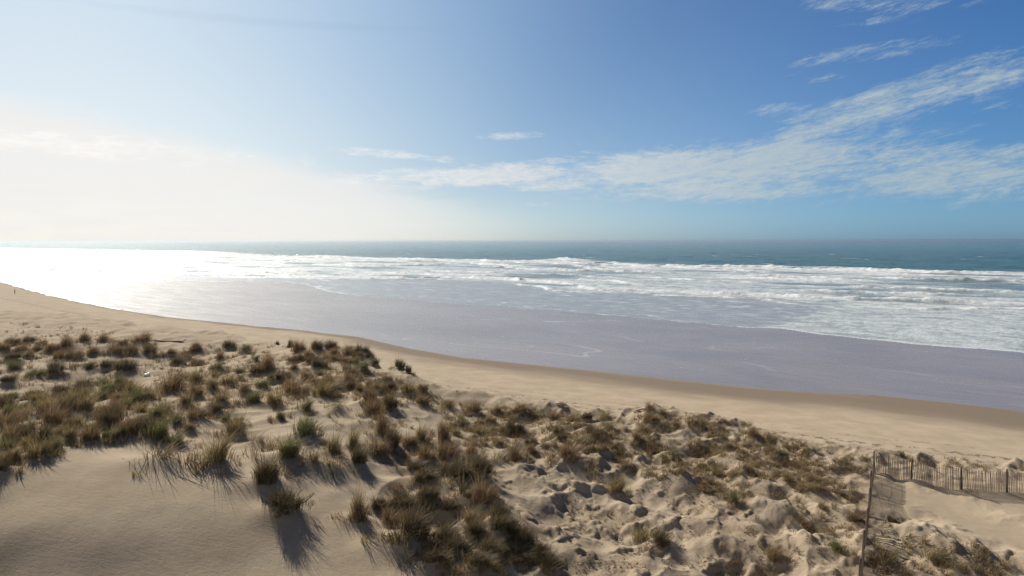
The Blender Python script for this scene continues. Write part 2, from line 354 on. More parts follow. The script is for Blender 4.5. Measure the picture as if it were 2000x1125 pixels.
# polygon, number of clumps, size range, height ratio, kinds, shared label
ZONES = [
 ([(0, 790), (150, 775), (300, 765), (430, 740), (505, 760), (500, 800), (420, 808), (320, 845), (200, 862), (120, 880), (60, 905), (0, 925)], 52, (36, 66), .8, ['olive', 'brown', 'brown', 'olive', 'dark', 'green'], 'olive brown marram clump in the dense grass band above the smooth sand slope'),
 ([(0, 668), (120, 672), (270, 662), (306, 680), (300, 696), (200, 698), (0, 708)], 20, (28, 46), .62, ['brown', 'brown', 'dark'], 'red brown grass clump on the long dark ridge left of the driftwood log'),
 ([(0, 720), (80, 715), (250, 720), (260, 765), (140, 785), (0, 775)], 17, (34, 56), .6, ['dark', 'dark', 'green'], 'blue green grass clump in the shaded valley behind the dune top'),
 ([(300, 690), (440, 680), (560, 690), (560, 740), (450, 750), (300, 755)], 15, (20, 36), .6, ['dark', 'green', 'brown'], 'small grey green tuft on the sand between ridge and dune hill'),
 ([(575, 685), (650, 680), (715, 692), (735, 715), (640, 712), (560, 712)], 17, (24, 42), .62, ['dark', 'brown'], 'dark brown clump on the hill top at the seaward end of the dune'),
 ([(560, 720), (740, 720), (850, 775), (840, 800), (720, 790), (560, 760)], 20, (22, 40), .7, ['brown', 'olive', 'dark', 'green'], 'brown or olive tuft on the slope below the seaward hill top'),
 ([(850, 785), (1000, 795), (1180, 815), (1200, 880), (1080, 890), (880, 870)], 24, (24, 44), .62, ['brown', 'brown', 'dark', 'olive'], 'brown tuft on the lumpy dune shoulder next to the pale beach'),
 ([(1200, 830), (1300, 815), (1450, 835), (1560, 880), (1560, 950), (1380, 950), (1230, 900)], 24, (22, 36), .62, ['brown', 'olive', 'green', 'brown'], 'low brown green tuft on the hummocks between knoll and fence'),
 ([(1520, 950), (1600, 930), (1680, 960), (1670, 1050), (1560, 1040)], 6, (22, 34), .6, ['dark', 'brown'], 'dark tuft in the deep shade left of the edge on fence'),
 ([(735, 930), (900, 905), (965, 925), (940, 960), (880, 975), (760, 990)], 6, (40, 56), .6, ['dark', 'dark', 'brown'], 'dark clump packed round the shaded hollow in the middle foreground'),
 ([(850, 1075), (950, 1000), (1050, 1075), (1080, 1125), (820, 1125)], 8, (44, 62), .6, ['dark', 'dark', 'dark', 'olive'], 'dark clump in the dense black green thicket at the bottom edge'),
]
spec = [t for t in TUFTS]
for P, n, (w0, w1), hr, kinds, lab in ZONES:
    us = [p[0] for p in P]; vs = [p[1] for p in P]; acc = []; tries = 0
    while len(acc) < n and tries < 6000:
        tries += 1
        u, v = random.uniform(min(us), max(us)), random.uniform(min(vs), max(vs))
        if not inpoly(u, v, P): continue
        ww = random.uniform(w0, w1)
        if any(math.hypot(u - a[0], (v - a[1]) * 1.8) < .42 * (ww + a[2]) * (1 - tries / 6000) for a in acc): continue
        acc.append((u, v, ww, ww * hr * random.uniform(.7, 1.25), random.choice(kinds), lab, True))
    spec += acc
TU = np.array([[t[0], t[1]] for t in spec])
PH, ok = hit(TU[:, 0], TU[:, 1])
tuft_list = []
for i, t in enumerate(spec):
    x, y, z = PH[i]; sc_px = y / F
    wm, hm = t[2] * sc_px, t[3] * sc_px
    tuft_list.append([x, y, wm, hm, t[4], t[5], len(t) > 6])
    add_mound(MOUND, x, y, wm * .62, min(.14 * wm + .06 + (0.10 if t[4] == 'dark' else 0), .42), 1.7)
# bare mounds with their shaded lee in the lower right, and the two hollows
for (u, v, r, h) in ((1060, 945, .7, .3), (1115, 950, .6, .28), (1240, 1000, 1.0, .38), (1330, 935, 1.3, .5), (1350, 1035, .9, .35), (1480, 1040, .9, .35), (1400, 1070, .9, .35), (1560, 1060, 1.2, .45),
                     (1600, 975, 1.3, .55), (1500, 960, 1.0, .45), (1180, 1040, .8, .25), (1080, 1000, .8, .25), (1270, 1110, 1.0, .35), (1640, 1010, 1.0, .5), (1540, 1000, 1.2, .5), (1700, 905, 1.0, .4), (1800, 1060, 1.6, .35), (1900, 1100, 1.4, .3),
                     (1150, 905, 1.3, .4), (1020, 920, 1.2, .35), (1420, 905, 1.2, .35), (1280, 880, 1.2, .3), (1480, 870, 1.0, .3)):
    p, _ = hit(u, v); add_mound(MOUND, p[0, 0], p[0, 1], r, h, 1.3, -50)
for (u, v, r, h) in ((810, 975, 2.3, -1.05), (1330, 985, 1.8, -.4), (1460, 1110, 1.6, -.5), (1570, 1015, 1.6, -.6), (60, 765, 6, -.8), (200, 735, 5, -.6), (1000, 850, 2.4, -.4), (1040, 815, 3, -.4)):
    p, _ = hit(u, v); R = r
    gx, gy = np.meshgrid(RX0 + RS * np.arange(RNX), RY0 + RS * np.arange(RNY)); 
    MOUND += h * np.exp(-(((gx - p[0, 0]) / R) ** 2 + ((gy - p[0, 1]) / (R * .7)) ** 2))

# ------------------------------------------------------------------ materials
def material(name, rough=.9, spec=.2):
    m = bpy.data.materials.new(name); m.use_nodes = True; n = m.node_tree
    b = n.nodes['Principled BSDF']; b.inputs['Roughness'].default_value = rough; b.inputs['Specular IOR Level'].default_value = spec
    return m, n, b
def attr(nt, name):
    a = nt.nodes.new('ShaderNodeAttribute'); a.attribute_name = name; return S(nt, a.outputs['Fac'])
def coords(nt, sxyz=(1, 1, 1), rot=0.0):
    t = nt.nodes.new('ShaderNodeTexCoord'); m = nt.nodes.new('ShaderNodeMapping'); m.vector_type = 'POINT'
    m.inputs['Scale'].default_value = sxyz; m.inputs['Rotation'].default_value = (0, 0, rot)
    nt.links.new(t.outputs['Object'], m.inputs[0]); return S(nt, m.outputs[0])
def bump(nt, b, h, strength, dist, prev=None):
    n = nt.nodes.new('ShaderNodeBump'); n.inputs['Distance'].default_value = dist
    if isinstance(strength, S): nt.links.new(strength.k, n.inputs['Strength'])
    else: n.inputs['Strength'].default_value = strength
    nt.links.new(h.k, n.inputs['Height'])
    if prev is not None: nt.links.new(prev, n.inputs['Normal'])
    nt.links.new(n.outputs[0], b.inputs['Normal']); return n.outputs[0]
def setc(nt, b, c): nt.links.new(c.k, b.inputs['Base Color'])
ROT = math.atan2(.768, -.640)   # not used for the geometry, only to lay grain along the shore
def stvec(nt, ks, kt):
    """shore-aligned coordinates from object coordinates"""
    t = nt.nodes.new('ShaderNodeTexCoord'); s = nt.nodes.new('ShaderNodeSeparateXYZ'); nt.links.new(t.outputs['Object'], s.inputs[0])
    x, y = S(nt, s.outputs[0]), S(nt, s.outputs[1])
    return comb(nt, (x * -.768 + y * .640) * ks, (x * .640 + y * .768) * kt, 0.0)

mS, nS, bS = material('sand', .95, .1)
wet, veg, trk = attr(nS, 'wet'), attr(nS, 'litter'), attr(nS, 'track')
c0 = coords(nS)
g1 = noise(nS, c0, .35, 4, .6); g2 = noise(nS, c0, 6, 5, .7); g3 = noise(nS, c0, 45, 3, .7)
dry = mixc(nS, g1.sm(.3, .7), (.335, .27, .192), (.415, .338, .245))
dry = mixc(nS, (g2.sm(.35, .75) * .25 + g3.sm(.4, .8) * .25), dry, (.30, .235, .165))
lit = (noise(nS, c0, 9, 4, .75).sm(.54, .66) * veg).clamp()
dry = mixc(nS, veg * .65, dry, (.265, .205, .14))
dry = mixc(nS, lit * .75, dry, (.10, .075, .05))
tv = noise(nS, stvec(nS, 1.15, .8), 1.2, 3, .75)
tm = (tv.sm(.49, .58) * trk).clamp()
dry = mixc(nS, tm * .95, dry, (.15, .112, .082))
st1 = noise(nS, stvec(nS, .012, .16), 1.0, 5, .6); st2 = noise(nS, stvec(nS, .05, .6), 1.0, 4, .6)
st3 = noise(nS, stvec(nS, .02, .035), 1.0, 6, .65, .5)
wn = (wet + (st1 - .5) * .25 * wet).clamp()
damp = wn.sm(.05, .5); shee = wn.sm(.58, .66)
col = mixc(nS, damp, dry, (.185, .145, .108))
col = mixc(nS, shee, col, mixc(nS, (st2 * .3 + st3 * .7).sm(.34, .66), (.185, .150, .132), (.265, .218, .194)))
ia = noise(nS, stvec(nS, .011, .045), 1.0, 3, .5, .4)
arc = (((ia - .5)._m('ABSOLUTE')).sm(.006, .0) + ((ia - .57)._m('ABSOLUTE')).sm(.004, .0) * .6) * st3.sm(.42, .6)
col = mixc(nS, (arc * shee * .28).clamp(), col, (.62, .60, .60))
setc(nS, bS, col)
rg = (1.0 - damp * .12) - shee * .62 + (st2 - .5) * .25 * shee
nS.links.new(rg.k, bS.inputs['Roughness'])
nS.links.new((shee * .56 + .08).k, bS.inputs['Specular IOR Level'])
rp = noise(nS, coords(nS, (1.2, 5.5, 1), .5), 1.6, 4, .6, .6)
b1 = bump(nS, bS, g2 + g3 * .5 + rp * .6, (1.0 - shee).clamp() * .45, .05)
b2 = bump(nS, bS, tv.sm(.62, .5), (trk * .7).clamp(), .10, b1)
bump(nS, bS, noise(nS, stvec(nS, .25, 1.2), 1.0, 5, .65), shee * .28 + .02, .10, b2)

# ------------------------------------------------------------------ ground sheet
def polar_rows(r0, r1, f): 
    r = [r0]
    while r[-1] < r1: r.append(r[-1] + f(r[-1]))
    return r
def polar_grid(rows, half, ncol, ncoarse):
    th = np.concatenate([np.linspace(-half, half, ncol), np.linspace(half, 2 * np.pi - half, ncoarse + 2)[1:-1]])
    R = np.array(rows); X_ = R[:, None] * np.sin(th)[None]; Y_ = R[:, None] * np.cos(th)[None]
    nr, nc = len(R), len(th)
    i = np.arange(nr - 1)[:, None] * nc; j = np.arange(nc)[None]; j2 = (j + 1) % nc
    Q = np.stack([i + j, i + j2, i + nc + j2, i + nc + j], -1).reshape(-1, 4)
    return X_.ravel(), Y_.ravel(), Q
rows = [.3, 2, 4, 6, 8, 10, 12, 14] + polar_rows(15, 600, lambda r: .0019 * r * (r / 20) ** .5)[0:] + polar_rows(680, 70000, lambda r: r * .12)
gx, gy, gq = polar_grid(rows, math.radians(44), 1150, 90)
mo = ras(MOUND, gx, gy)
z, s_, t_, d_, dm, rm, right = height(gx, gy, mo, True)
# dampness along the shore: brown damp band widening to the right, then the mirror of the wet sand
bandw = np.interp(s_, [0, 20, 57, 110, 200, 400], [26, 24, 18, 8, 4, 2])
wetv = np.where(d_ < 0, .6 * sstep(d_ + fbm(s_ * .06, t_ * .2, 3, .5, 61) * 2.5, -bandw, 0), .72 + .28 * sstep(d_, 0, 2))
wetv = np.where((d_ > -1.2) & (d_ < 0), np.maximum(wetv, .58), wetv)
lit_mask = dm * rm * (.35 + .65 * sstep(right, 0, 1)) * sstep(fbm(gx * .25, gy * .25, 3, .5, 71), -.25, .25)
# a thin scatter of footprints and wheel marks along the beach
def track(off, wd, k): 
    c = line(LG, s_) + off + fbm(s_ * .03, s_ * 0, 2, .5, 81) * 1.2
    return k * np.exp(-((t_ - c) / wd) ** 2)
LT = st_line([(780, 728), (820, 738), (1000, 762), (1100, 776), (1250, 795), (1400, 822), (1550, 848), (1700, 868), (1850, 880), (2050, 898)], 3.4)
tk = line(LT, s_) + fbm(s_ * .15, s_ * 0, 2, .5, 81) * .8
trkv = np.exp(-((t_ - tk) / .65) ** 2) + .8 * np.exp(-((t_ - tk + 2.2 + fbm(s_ * .1, s_ * 0, 2, .5, 82)) / .9) ** 2) + .5 * np.exp(-((t_ - tk - 3.2) / .4) ** 2)
trkv = trkv * (1 - sstep(s_, 60, 85)) * (1 - dm)
trkv = np.clip(trkv + .75 * (1 - sstep(t_ - line(LG, s_), 3.5, 8)) * (1 - dm) * (1 - sstep(s_, 60, 110)), 0, 1)
cut = np.exp(-((t_ - (58 + .015 * s_)) / .9) ** 2) * sstep(s_, 130, 175)       # the narrow channel scar far down the beach
z = z - cut * .5
ground = mesh_obj('beach_sand_ground', np.stack([gx, gy, z], 1), gq, mS, attrs={'wet': wetv, 'litter': lit_mask, 'track': trkv})
tag(ground, kind='structure')
del gx, gy, gq, mo

def zat(x, y):
    x = np.atleast_1d(np.asarray(x, float)); y = np.atleast_1d(np.asarray(y, float))
    return height(x, y, ras(MOUND, x, y))

# ------------------------------------------------------------------ the sea
mW, nW, bW = material('sea_water', .2, .5)
bW.inputs['IOR'].default_value = 1.33
foam, filmv, bore, surf = attr(nW, 'foam'), attr(nW, 'film'), attr(nW, 'bore'), attr(nW, 'surf')
f1 = noise(nW, stvec(nW, .026, .085), 1.0, 8, .66, .6)
f2 = noise(nW, stvec(nW, .17, .20), 1.0, 7, .72, .4)
f3 = noise(nW, stvec(nW, .75, .30), 1.0, 5, .75)
fm = (foam * 1.9 + (f1 - .5) * 1.3 + (f2 - .5) * 2.3 + (f3 - .5) * 2.0 - .66).sm(-.35, .75)
fm = (fm * foam.sm(.01, .08) + bore).clamp()
deep = mixc(nW, f1.sm(.35, .65), (.018, .078, .068), (.035, .105, .09))
shal = mixc(nW, f2.sm(.3, .7), (.22, .235, .245), (.30, .31, .315))
ia = noise(nW, stvec(nW, .010, .05), 1.0, 4, .55, .4)
arc = (((ia - .5)._m('ABSOLUTE')).sm(.010, .0) + ((ia - .42)._m('ABSOLUTE')).sm(.007, .0)) * f2.sm(.42, .55)
wc = mixc(nW, filmv, deep, mixc(nW, (arc * .7).clamp(), shal, (.74, .75, .76)))
wc = mixc(nW, (surf * (f2 * .6 + f1 * .8 + .1).sm(.35, .95)).clamp(), wc, (.33, .385, .39))
setc(nW, bW, mixc(nW, fm, wc, mixc(nW, filmv * (1.0 - bore), (.66, .67, .675), (.46, .51, .53))))
nW.links.new((.18 + fm * .6 + filmv * .12).k, bW.inputs['Roughness'])
wb = bump(nW, bW, noise(nW, stvec(nW, .18, .5), 1.0, 6, .65), (.55 - filmv * .45).mx(.06), 1.6)
bump(nW, bW, f2 + f3 * .4, fm * .7 + .05, .7, wb)

rows = polar_rows(60, 3200, lambda r: .0046 * r) + polar_rows(3400, 66000, lambda r: r * .05)
wx, wy, wq = polar_grid(rows, math.radians(44), 1000, 60)
s_, t_ = to_st(wx, wy)
lc = line(LC, s_) + fbm(s_ * .03, t_ * .0, 3, .5, 91) * 3 + fbm(s_ * .2, t_ * .0, 2, .5, 92) * .8
ld = line(LD, s_) + fbm(s_ * .02, t_ * .01, 3, .5, 93) * 14
le = line(LE, s_) + fbm(s_ * .012, t_ * .0, 3, .5, 94) * 36
sand = height(wx, wy)
past = t_ - lc
film_z = sand + .035 * sstep(past, 0, 1.5)
fade = 1 - sstep(np.hypot(wx, wy), 900, 2600)
chop = fbm(s_ * .035, t_ * .10, 4, .55, 101) * .55
swell = np.sin(t_ * (2 * np.pi / 62) + fbm(s_ * .004, t_ * .004, 2, .5, 102) * 7) * .45
zone = sstep(t_, ld - 10, ld + 30)
outer = sstep(t_, le - 10, le + 60)
# broken bores: long low walls of white water lying along the shore
borez = np.zeros_like(t_); borem = np.zeros_like(t_)
for k, (f, amp, seed) in enumerate(((.02, .35, 1), (.10, .7, 2), (.34, .45, 3), (.55, .6, 4), (.78, .5, 5), (.97, .85, 6), (.22, .5, 7), (.66, .7, 8), (.88, .6, 9))):
    tc_ = ld + (le - ld) * f + fbm(s_ * .01, s_ * 0 + k, 3, .5, 110 + seed) * (10 + 24 * f)
    on = sstep(fbm(s_ * .012, s_ * 0 + 5 * k, 2, .5, 120 + seed), -.25, .15)
    if k in (1, 5): on = .45 + .55 * on
    q = t_ - tc_; wd = 2.4 + 5.5 * f
    prof = np.where(q < 0, np.exp(-(q / (wd * .35)) ** 2), np.exp(-(q / (wd * 1.6)) ** 2))
    lum = np.clip(1 + 1.2 * fbm(s_ * .11, t_ * .10, 4, .6, 130 + seed), .15, 1.8)
    borez += 1.5 * amp * prof * on * lum; borem += prof * on * .95 * (.75 + 1.1 * fbm(s_ * .13, t_ * .2, 4, .65, 170 + seed))
# a few steep breaking crests farther out
for (u, v, ln, amp) in ((1105, 508, 30, 1.7), (1690, 531, 30, 1.7), (640, 501, 50, 1.8), (1520, 547, 30, 1.0), (330, 500, 90, 1.6)):
    p = ground_at(u, v, 0); a, b = to_st(p[0], p[1])
    g = np.exp(-((s_ - a) / ln) ** 2 - ((t_ - b) / 9) ** 2) * (1 + .9 * fbm(s_ * .15, t_ * .15, 3, .6, 140))
    borez += amp * g; borem += g
wz = np.where(t_ < lc, sand - .25, film_z)
flat = np.maximum(film_z, 0.0)
wz = np.where(t_ < lc, wz, flat * (1 - zone) + zone * ((chop * (.6 + .4 * outer) + swell * outer) * fade))
wz = wz + borez * sstep(t_, lc + 4, lc + 20) * (.3 + .7 * fade)
whitecap = sstep(fbm(s_ * .018, t_ * .05, 4, .6, 150), .52, .75) * outer * (1 - sstep(t_, le + 150, le + 1500))
inner = sstep(past, 0, 1)
rightwash = 1 - sstep(s_, 52, 62)                       # the foamy sheet sliding up the sand on the right
fo = (1 - zone) * (.12 + .34 * rightwash * sstep(past, -1, 3)) + zone * (1 - outer) * (.39 + .14 * sstep(t_, le - 110, le - 20) + .12 * (1 - sstep(t_, ld + 20, ld + 70)))
hole = sstep(fbm(s_ * .011, t_ * .03, 3, .5, 160), .05, .45) * zone * (1 - outer)
fo = fo * (1 - .85 * hole) + whitecap * .62
edge = np.exp(-(past / (.5 + .012 * np.hypot(wx, wy) * .5)) ** 2) * np.where(s_ < 60, 1, np.where((s_ > 215) & (s_ < 260), .8, np.where(s_ > 330, 1, .15)))
fo = fo + edge * .8
filmm = 1 - sstep(t_, ld - 5, ld + 25) * .55 - sstep(t_, le - 60, le + 10) * .45
keep = (t_ > lc - 6)
kq = keep[wq].any(1)
wq = wq[kq]
used = np.zeros(len(wx), bool); used[wq.ravel()] = True
remap = np.cumsum(used) - 1
sea = mesh_obj('sea_water', np.stack([wx, wy, wz], 1)[used], remap[wq], mW,
               attrs={'foam': np.clip(fo, 0, 1.3)[used], 'film': np.clip(filmm, 0, 1)[used], 'bore': np.clip(borem, 0, 1)[used] * inner[used], 'surf': np.clip((zone * (1 - outer) + .38 * (1 - zone) * rightwash) * (1 - .9 * hole) * inner, 0, 1)[used]})
tag(sea, kind='structure')
# the run of foam left along the wet sand's edge far to the left
mF, nF, bF = material('swash_foam', .7, .3)
fn = noise(nF, coords(nF), 1.2, 4, .6); setc(nF, bF, mixc(nF, fn.sm(.3, .7), (.74, .75, .75), (.86, .87, .87)))
bump(nF, bF, fn, .6, .05)
V, Q = [], []
ss = np.arange(205, 420, 1.2)
for k, s in enumerate(ss):
    tb = float(line(LB, s)) + .4; wd = (.5 + .9 * sstep(s, 205, 240)) * (1 - .6 * sstep(s, 330, 420)) * (1 + .5 * math.sin(s * .31) * math.sin(s * .13))
    for tt, dz in ((tb - wd, -.02), (tb - wd * .5, .09), (tb + wd * .5, .09), (tb + wd, -.02)):
        x, y = from_st(s, tt); V.append((x, y, 0, dz))
    if k:
        a = (k - 1) * 4
        for i in range(3): Q.append((a + i, a + i + 1, a + i + 5, a + i + 4))
V = np.array(V); V[:, 2] = height(V[:, 0], V[:, 1]) + V[:, 3]
fo_ = mesh_obj('swash_foam', V[:, :3], Q, mF); tag(fo_, 'white line of foam left by the swash along the wet sand far left', 'foam', kind='stuff')
del wx, wy, wz, sand

# ------------------------------------------------------------------ marram grass
def grass_mat(name, ca, cb, cc):
    m, n, b = material(name, .65, .25)
    oi = n.nodes.new('ShaderNodeObjectInfo'); r = S(n, oi.outputs['Random'])
    g = noise(n, coords(n), 9, 3, .6)
    bl = attr(n, 'blade')
    c = mixc(n, (r * .5 + g.sm(.3, .7) * .5).clamp(), ca, cb)
    c = mixc(n, bl.sm(.62, .8), c, cc)
    setc(n, b, c)
    tr = n.nodes.new('ShaderNodeBsdfTranslucent'); n.links.new(c.k, tr.inputs[0]); mx = n.nodes.new('ShaderNodeMixShader'); mx.inputs[0].default_value = .3
    n.links.new(b.outputs[0], mx.inputs[1]); n.links.new(tr.outputs[0], mx.inputs[2]); n.links.new(mx.outputs[0], n.nodes['Material Output'].inputs[0])
    return m
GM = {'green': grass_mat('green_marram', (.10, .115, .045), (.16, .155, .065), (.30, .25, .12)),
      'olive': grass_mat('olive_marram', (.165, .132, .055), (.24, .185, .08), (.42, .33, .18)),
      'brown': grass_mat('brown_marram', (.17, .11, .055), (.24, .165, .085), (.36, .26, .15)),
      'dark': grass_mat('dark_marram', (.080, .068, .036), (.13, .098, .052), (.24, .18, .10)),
      'sparse': grass_mat('dry_marram', (.15, .12, .06), (.20, .16, .08), (.32, .26, .15))}
def blades(n, rad, hgt, rng, wid=.02, lean=.35, up=.9, core=.5):
    """n tapering bent blades in a ragged unit clump; returns verts, quads, per-vertex blade value"""
    nc = 9; cx0, cy0 = rng.normal(0, rad * .52, nc), rng.normal(0, rad * .40, nc); ch = .45 + .65 * rng.random(nc); cs = .12 + .22 * rng.random(nc)
    p = 1 / (.35 + np.hypot(cx0, cy0) / rad); ci = rng.choice(nc, size=n, p=p / p.sum())
    bx, by = cx0[ci] + rng.normal(0, 1, n) * rad * cs[ci], cy0[ci] + rng.normal(0, 1, n) * rad * cs[ci]
    r = np.minimum(np.hypot(bx, by), rad * 1.3); th = np.arctan2(by, bx)
    L = hgt * (.30 + .55 * rng.random(n) + .45 * rng.random(n) ** 4) * np.clip(1.15 - .5 * (r / rad) ** 2, .3, 1.2) * ch[ci] * 1.25
    out = .2 + .6 * (r / rad) + .7 * rng.random(n)
    a2 = th + rng.normal(0, .8, n)
    dx, dy = np.cos(a2) * out * .6 + lean * (.4 + 1.2 * rng.random(n)), np.sin(a2) * out * .6 - .1
    w = wid * (.6 + .8 * rng.random(n)); wa = rng.random(n) * np.pi
    val = rng.random(n)
    V, B = [], []
    for k, f in enumerate((0, .38, .72, 1.0)):
        bend = f ** 1.7
        cx, cy = bx + dx * bend * L * .75, by + dy * bend * L * .75
        cz = L * (f * up - .26 * bend * np.hypot(dx, dy)) - (.10 if k == 0 else 0)
        ww = w * (1, .9, .6, .1)[k]
        V.append(np.stack([cx - np.cos(wa) * ww, cy - np.sin(wa) * ww, cz], 1)); V.append(np.stack([cx + np.cos(wa) * ww, cy + np.sin(wa) * ww, cz], 1))
        B += [val, val]
    V = np.stack(V, 1).reshape(-1, 3); B = np.stack(B, 1).ravel()
    i = np.arange(n)[:, None] * 8
    Q = np.concatenate([i + np.array([[0, 1, 3, 2]]), i + np.array([[2, 3, 5, 4]]), i + np.array([[4, 5, 7, 6]])], 0)
    return V, Q, B
VAR = {}
for kd in K:
    VAR[kd] = []
    for j in range(6):
        rng = np.random.default_rng(100 + j + 10 * K.index(kd))
        n = {'sparse': 130, 'dark': 900, 'brown': 620, 'olive': 480, 'green': 560}[kd]
        V, Q, B = blades(n, .46, 1.0, rng, .0068 if kd != 'sparse' else .007, .28 + .1 * rng.random(), .95, .6)
        VAR[kd].append(mesh_obj('marram_grass_tuft', V, Q, GM[kd], smooth=False, link=False, attrs={'blade': B}))
UNIQ = {}
def kind_word(k): return {'green': 'green', 'olive': 'olive', 'brown': 'brown', 'dark': 'dark', 'sparse': 'thin straw coloured'}[k]
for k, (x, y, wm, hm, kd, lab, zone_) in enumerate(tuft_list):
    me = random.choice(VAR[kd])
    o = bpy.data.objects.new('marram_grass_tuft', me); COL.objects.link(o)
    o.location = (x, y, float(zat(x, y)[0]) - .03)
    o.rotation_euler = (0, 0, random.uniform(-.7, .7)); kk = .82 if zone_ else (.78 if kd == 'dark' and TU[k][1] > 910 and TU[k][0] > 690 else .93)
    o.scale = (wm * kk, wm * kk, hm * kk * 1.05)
    if zone_: tag(o, lab, 'grass tuft', 'marram tufts: ' + lab)
    elif lab: tag(o, lab, 'grass tuft', 'marram grass tufts on the dune')
    else:
        u = TU[k][0]; v = TU[k][1]
        where = ('near the shaded hollow in the middle foreground' if 690 < u < 1080 and v > 880 else 'on the sand between the smooth slope and the seaward hill' if u < 900 else 'on the lower hummocks towards the fence' if u < 1700 else 'on the mound inside the fence corner')
        l2 = f'{kind_word(kd)} marram tuft {where}'
        tag(o, l2, 'grass tuft', 'marram tufts: ' + l2)

# the countless small shoots between the clumps: one mass
pts = []
SC = [(P, m) for P, m in ((ZONES[0][0], 380), (ZONES[1][0], 220), (ZONES[2][0], 150), (ZONES[3][0], 700), (ZONES[4][0], 260), (ZONES[5][0], 900), (ZONES[6][0], 1500), ([(1180, 825), (1300, 805), (1470, 830), (1600, 880), (1690, 920), (1640, 960), (1420, 975), (1200, 915)], 2300), (ZONES[8][0], 60),
      ([(0, 626), (150, 636), (250, 655), (120, 664), (0, 662)], 130), ([(310, 672), (560, 672), (560, 690), (310, 692)], 60), ([(1560, 880), (1700, 895), (1690, 960), (1580, 945)], 90),
      ([(560, 760), (700, 780), (690, 840), (560, 850)], 40), ([(690, 800), (900, 800), (1000, 890), (900, 920), (720, 900)], 170), ([(1700, 1060), (1960, 1125), (1700, 1125)], 110),
      ([(1840, 1040), (2000, 1110), (1940, 1125)], 30), ([(1040, 900), (1600, 960), (1670, 1125), (1150, 1125)], 80), ([(780, 1010), (1050, 1060), (1060, 1125), (800, 1125)], 130), ([(740, 920), (960, 910), (960, 980), (760, 990)], 150), ([(1700, 895), (1850, 897), (2000, 915), (2000, 930), (1700, 905)], 50))]
for P, m in SC:
    us = [p[0] for p in P]; vs = [p[1] for p in P]; c = 0
    while c < m:
        u, v = random.uniform(min(us), max(us)), random.uniform(min(vs), max(vs))
        if inpoly(u, v, P): pts.append((u, v)); c += 1
pts = np.array(pts); PP, ok = hit(pts[:, 0], pts[:, 1], True)
rng = np.random.default_rng(55)
sat = []
for (x, y, wm, hm, kd, lab, zn) in tuft_list:
    for _ in range(5):
        a = rng.random() * 6.283; r = wm * (.35 + .75 * rng.random()); sat.append((x + math.cos(a) * r, y + math.sin(a) * r * .8, wm * (.25 + .3 * rng.random())))
sat = np.array(sat); SATP = np.stack([sat[:, 0], sat[:, 1], zat(sat[:, 0], sat[:, 1]), sat[:, 2]], 1)
PP = PP[fbm(PP[:, 0] * .45, PP[:, 1] * .45, 3, .6, 201) + rng.normal(0, .17, len(PP)) > -.01]     # patchy, with bare sand between
PP = np.concatenate([np.concatenate([PP, np.zeros((len(PP), 1))], 1), SATP])
BV = [blades(34, .46, 1.0, rng, .017, .25, .95, .8) for _ in range(8)]
acc = {'olive': [[], [], [], 0], 'brown': [[], [], [], 0]}
for p in PP:
    kd = 'brown' if rng.random() < .6 else 'olive'; a = acc[kd]
    V, Q, B = BV[rng.integers(8)]
    wd = (.22 + .42 * rng.random() ** 2) * (1 + max(0, p[1] - 50) * .006); h = (.20 + .28 * rng.random())
    if p[3] > 0: wd = max(wd, p[3]); h = max(h, p[3] * (.5 + .5 * rng.random()))
    c, s = math.cos(rng.random() * .9), math.sin(rng.random() * .9)
    W = np.stack([(V[:, 0] * c - V[:, 1] * s) * wd + p[0], (V[:, 0] * s + V[:, 1] * c) * wd + p[1], V[:, 2] * h + p[2]], 1)
    a[0].append(W); a[1].append(Q + a[3]); a[2].append(B); a[3] += len(V)
for kd, a in acc.items():
    o = mesh_obj('dune_grass', np.concatenate(a[0]), np.concatenate(a[1]), GM[kd], smooth=False, attrs={'blade': np.concatenate(a[2])})
    tag(o, f'low {kd} dune grass shoots scattered over the sand between the clumps', 'grass', kind='stuff')

# ------------------------------------------------------------------ wood materials
def wood(name, a, b_, sc_=14):
    m, n, b = material(name, .85, .15)
    c = coords(n, (1, 1, .12)); g = noise(n, c, sc_, 5, .7); g2 = noise(n, coords(n), 2.2, 3, .6)
    setc(n, b, mixc(n, (g * .7 + g2 * .5 - .1).sm(.3, .7), a, b_)); bump(n, b, g, .6, .02); return m
M_SLAT = wood('weathered_chestnut', (.24, .175, .13), (.42, .33, .26)); M_POST = wood('dark_post', (.065, .05, .04), (.15, .115, .09))
M_DRIFT = wood('grey_driftwood', (.10, .075, .055), (.20, .155, .12), 6); M_BLEACH = wood('bleached_wood', (.36, .28, .22), (.55, .45, .36), 6)
M_WIRE, _n, _b = material('rusty_wire', .6, .4); _c = noise(_n, coords(_n), 30, 2); setc(_n, _b, mixc(_n, _c, (.05, .035, .028), (.10, .06, .04)))
M_STICK = wood('dead_stems', (.07, .05, .035), (.15, .11, .08), 20)

